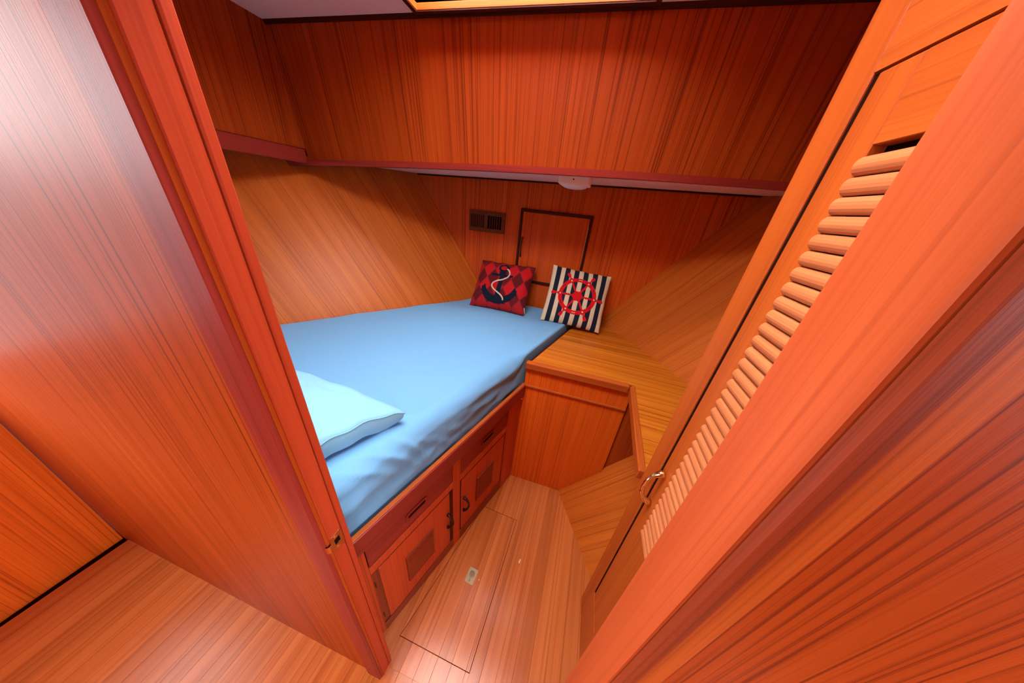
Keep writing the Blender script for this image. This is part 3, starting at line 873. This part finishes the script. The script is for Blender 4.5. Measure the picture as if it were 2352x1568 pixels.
box('ledge_strip', (cl + 0.004, 0.360), (CF - 0.011, CF - 0.0005), (0.768, 0.780), TEAK_SOLID, cab, grain=(1, 0, 0), bevel=0.003, seg=2)
box('filler', (cl - 0.07, cl), (CF + 0.004, CF + 0.024), (-0.01, 0.645), TEAK_FRONT, cab)
# worktop: one continuous surface with a raised edge
top = empty('worktop', (0.3, 1.4, 0.9), 'varnished teak worktop wrapping the corner between bunk and hull side', 'worktop')
wl = lambda y: bedx(1.17) + (y - 1.17) * 0.300 + 0.016
poly = [(wl(1.20), 1.205), (0.364, 1.205), (0.333, 0.684), (0.94, 0.684), (0.655, 1.318), (0.472, 1.640), (0.193, 1.998), (wl(1.998), 1.998)]
bm = bmesh.new()
lo = [bm.verts.new((p[0], p[1], 0.892)) for p in poly]; hi = [bm.verts.new((p[0], p[1], 0.9165)) for p in poly]
for i in range(len(poly)):
    j = (i + 1) % len(poly); bm.faces.new([lo[i], lo[j], hi[j], hi[i]])
bm.faces.new(hi); bm.faces.new(lo[::-1])
build('surface', bm, TEAK_TOP, top, grain=(1, -0.05, 0))
e = box('edge_trim', (wl(1.19) - 0.018, 0.338), (1.170, 1.2045), (0.884, 0.924), TEAK_SOLID, top, grain=(1, 0, 0), bevel=0.005, seg=2)
bm = add_prism(bmesh.new(), [(0.312, 0.684), (0.337, 0.684), (0.3655, 1.2045), (0.3385, 1.170)], 0.884, 0.924)
build('edge_trim', bm, TEAK_SOLID, top, grain=(0, 1, 0), bevel=0.004, seg=2)
bm = add_prism(bmesh.new(), [(wl(1.207) - 0.016, 1.207), (wl(1.207) - 0.002, 1.207), (wl(1.996) - 0.002, 1.996), (wl(1.996) - 0.016, 1.996)], 0.66, 0.912)
tag(build('side_batten', bm, DARK_WOOD, top, grain=(0, 1, 0)), 'dark batten between mattress and worktop')

# ------------------------------------------------------------------ hanging locker on the right with a louvred door
LX = 0.328
loc = empty('hanging_locker', (0.6, 0.46, 0), 'tall teak hanging locker with a louvred door and curved brass handle', 'wardrobe')
box('corner_post', (LX, LX + 0.02), (0.612, 0.681), (0, 2.262), TEAK_SOLID, loc, bevel=0.002)
box('end_panel', (LX + 0.02, 1.05), (0.661, 0.681), (0.0, 2.262), TEAK, loc)
box('kick_rail', (LX, LX + 0.02), (0.247, 0.611), (0, 0.256), TEAK_SOLID, loc, grain=(0, 1, 0), bevel=0.001)
box('head_rail', (LX, LX + 0.02), (0.247, 0.611), (1.86, 2.262), TEAK_SOLID, loc, grain=(0, 1, 0))
dr = box('locker_door', (LX + 0.001, LX + 0.02), (0.540, 0.600), (0.2595, 1.857), TEAK_SOLID, loc, bevel=0.0015)
box('stile', (LX + 0.001, LX + 0.02), (0.252, 0.300), (0.2595, 1.857), TEAK_SOLID, dr, bevel=0.0015)
box('rail', (LX + 0.001, LX + 0.02), (0.300, 0.5395), (0.2595, 0.838), TEAK_SOLID, dr, grain=(0, 0, 1), bevel=0.001)
box('rail', (LX + 0.001, LX + 0.02), (0.300, 0.5395), (1.765, 1.857), TEAK_SOLID, dr, grain=(0, 1, 0), bevel=0.001)
box('gap_back', (LX + 0.021, LX + 0.024), (0.247, 0.612), (0.25, 1.86), BLACK, loc)
box('door_gap_shade', (LX + 0.004, LX + 0.008), (0.6002, 0.6118), (0.258, 1.858), BLACK, loc)  # black strip set in the gap to stand in for its shade
slat_me = None
for i in range(38):
    z = 0.846 + 0.0242 * i
    bm = bmesh.new()
    prof = []
    for k in range(9):
        a_ = math.pi * k / 8
        prof.append((-0.0095 * math.sin(a_) - 0.001, -0.0115 * math.cos(a_)))
    prof += [(0.006, 0.010), (0.006, -0.010)]
    if slat_me is None:
        A = [bm.verts.new((LX + 0.004 + x, 0.3005, z + h)) for x, h in prof]
        B = [bm.verts.new((LX + 0.004 + x, 0.539, z + h)) for x, h in prof]
        for k in range(len(prof)):
            j = (k + 1) % len(prof); bm.faces.new([A[k], A[j], B[j], B[k]])
        bm.faces.new(A); bm.faces.new(B[::-1])
        s0 = build('louver_slat', bm, PINK_SLAT, dr, grain=(0, 1, 0))
        slat_me = s0.data
    else:
        bm.free()
        s = bpy.data.objects.new('louver_slat', slat_me); col.objects.link(s); s.parent = dr
        s.location = (0, 0, 0.0242 * i)
# brass bow handle with beads
pts, rad = [], []
for i in range(41):
    u = -1 + 2 * i / 40
    out = 0.006 + 0.034 * (1 - u * u) ** 0.62
    pts.append(V((LX - out + 0.003, 0.576 + 0.0 * u, 0.988 + 0.062 * u)))
    r = 0.0046
    for bu in (-0.42, 0.42): r += 0.0028 * math.exp(-((u - bu) / 0.035) ** 2)
    if abs(u) > 0.6: r = 0.0046 + 0.0055 * ((abs(u) - 0.6) / 0.4) ** 1.2
    rad.append(r)
h = build('door_handle', add_tube(bmesh.new(), pts, rad, 12), BRASS, dr, smooth=True); tag(h, 'polished brass bow handle')

# ------------------------------------------------------------------ on the far bulkhead
lk = empty('wall_locker', (-0.253, 1.99, 1.13), 'small square teak locker door framed in dark moulding on the far bulkhead', 'locker')
X0, X1, Z0, Z1 = -0.500, -0.005, 1.128, 1.632
FY = FWD - 0.0005
w_ = 0.018
box('moulding', (X0, X1), (FY - 0.014, FY), (Z1 - w_, Z1), DARK_WOOD, lk, grain=(1, 0, 0), bevel=0.003)
box('moulding', (X0, X1), (FY - 0.014, FY), (Z0, Z0 + w_), DARK_WOOD, lk, grain=(1, 0, 0), bevel=0.003)
box('moulding', (X0, X0 + w_), (FY - 0.014, FY), (Z0 + w_, Z1 - w_), DARK_WOOD, lk, bevel=0.003)
box('moulding', (X1 - w_, X1), (FY - 0.014, FY), (Z0 + w_, Z1 - w_), DARK_WOOD, lk, bevel=0.003)
ld = box('locker_door', (X0 + w_ + 0.002, X1 - w_ - 0.004), (FY - 0.010, FY), (Z0 + w_ + 0.002, Z1 - w_ - 0.003), TEAK_FAR_LIT, lk, bevel=0.001)
# piano hinge: a row of brass knuckles down the right side
bm = bmesh.new()
nk = 34
for i in range(nk):
    za = Z0 + w_ + 0.004 + (0.42) * i / nk
    add_tube(bm, [V((X1 - w_ - 0.002, FY - 0.0125, za)), V((X1 - w_ - 0.002, FY - 0.0125, za + 0.42 / nk * 0.78))], 0.0028, 6)
tag(build('piano_hinge', bm, BRASS_DULL, lk, smooth=False), 'long brass piano hinge')
pts, rad = [], []
for i in range(25):
    u = -1 + 2 * i / 24
    pts.append(V((-0.468 + 0.0 * u, FY - 0.012 - 0.016 * (1 - u * u) ** 0.6, 1.378 + 0.066 * u)))
    rad.append(0.0042 + 0.0025 * (abs(u) > 0.8) + 0.0022 * math.exp(-((abs(u) - 0.6) / 0.05) ** 2))
tag(build('door_handle', add_tube(bmesh.new(), pts, rad, 8), BRONZE, ld, smooth=True), 'slim dark bronze handle')

vent = empty('air_vent', (-0.749, 1.99, 1.445), 'dark wooden louvred air vent on the far bulkhead left of the locker door', 'vent')
VX0, VX1, VZ0, VZ1 = -0.886, -0.612, 1.446, 1.586
for a, c, g in (((VX0, VX1), (VZ1 - 0.028, VZ1), (1, 0, 0)), ((VX0, VX1), (VZ0, VZ0 + 0.026), (1, 0, 0)), ((VX0, VX0 + 0.013), (VZ0 + .026, VZ1 - .028), (0, 0, 1)),
                ((VX1 - 0.024, VX1), (VZ0 + .026, VZ1 - .028), (0, 0, 1)), ((-0.768, -0.742), (VZ0 + .026, VZ1 - .028), (0, 0, 1))):
    box('frame', a, (FY - 0.010, FY - 0.001), c, VENT_WOOD, vent, grain=g, bevel=0.001)
box('damper', (VX0 + 0.013, -0.768), (FY - 0.0035, FY - 0.002), (VZ0 + .026, VZ1 - .028), DARK_WOOD, vent)
box('backing', (-0.742, VX1 - 0.024), (FY - 0.0025, FY - 0.001), (VZ0 + .026, VZ1 - .028), BLACK, vent)
for x0, x1, k in ((VX0 + 0.013, -0.768, 7), (-0.742, VX1 - 0.024, 6)):
    for i in range(1, k):
        x = x0 + (x1 - x0) * i / k
        box('slat', (x - 0.0022, x + 0.0022), (FY - 0.009, FY - 0.003), (VZ0 + .026, VZ1 - .028), VENT_WOOD, vent)

# dome lamp under the low deckhead
lz = zlow(-0.13)
lamp = empty('ceiling_lamp', (-0.13, 1.57, lz - 0.03), 'cream plastic dome lamp under the low ceiling, switched off', 'lamp')
cx_, cy_ = -0.131, 1.575
lpoly = [(-0.078, -0.058), (-0.070, -0.068), (0.070, -0.068), (0.078, -0.058), (0.078, 0.058), (0.070, 0.068), (-0.070, 0.068), (-0.078, 0.058)]
prism('base', [(cx_ + x, cy_ + y) for x, y in lpoly], (lz - 0.042, lz - 0.001), CREAM, lamp, bevel=0.003, seg=2)
bm = bmesh.new(); rows = []
for j in range(9):
    a_ = math.pi / 2 * j / 8
    k = math.cos(a_); z = lz - 0.042 - 0.018 * math.sin(a_)
    rows.append([bm.verts.new((cx_ + 0.066 * k * (abs(math.cos(t_)) ** 0.6) * (1 if math.cos(t_) >= 0 else -1), cy_ + 0.056 * k * (abs(math.sin(t_)) ** 0.6) * (1 if math.sin(t_) >= 0 else -1), z)) for t_ in [2 * math.pi * i / 32 for i in range(32)]] if j < 8 else [bm.verts.new((cx_, cy_, z))])
for a_, b_ in zip(rows, rows[1:]):
    for i in range(32):
        if len(b_) == 1: bm.faces.new([a_[i], a_[(i + 1) % 32], b_[0]])
        else: bm.faces.new([a_[i], a_[(i + 1) % 32], b_[(i + 1) % 32], b_[i]])
build('lens', bm, LENS, lamp, smooth=True)
fl = Fr((cx_ - 0.004, cy_ - 0.068, lz - 0.022), (1, 0, 0), (0, 0, 1), (0, -1, 0))
prism('switch_hole', [(0.0034 * math.cos(i * math.pi / 6), 0.0034 * math.sin(i * math.pi / 6)) for i in range(12)], (-0.002, 0.0008), BLACK, lamp, fl)
box('switch', (cx_ + 0.0782, cx_ + 0.084), (cy_ - 0.03, cy_ - 0.01), (lz - 0.024, lz - 0.010), CREAM, lamp, bevel=0.001)

# crumbs on the floor
prism('wood_chip', [(0.000, 0.718), (0.006, 0.716), (0.010, 0.735), (0.004, 0.737)], (0.0002, 0.0022), CHIP, None)
tag(bpy.data.objects['wood_chip'], 'tiny pale wood chip on the floor boards right of the hatch', 'chip')
bm = bmesh.new(); bmesh.ops.create_icosphere(bm, subdivisions=2, radius=0.0028, matrix=Matrix.Translation((-0.167, 0.588, 0.0024)) @ Matrix.Diagonal((1, 1, 0.8, 1)))
tag(build('crumb', bm, WHITE), 'tiny white crumb beside the brass ring pull', 'crumb')
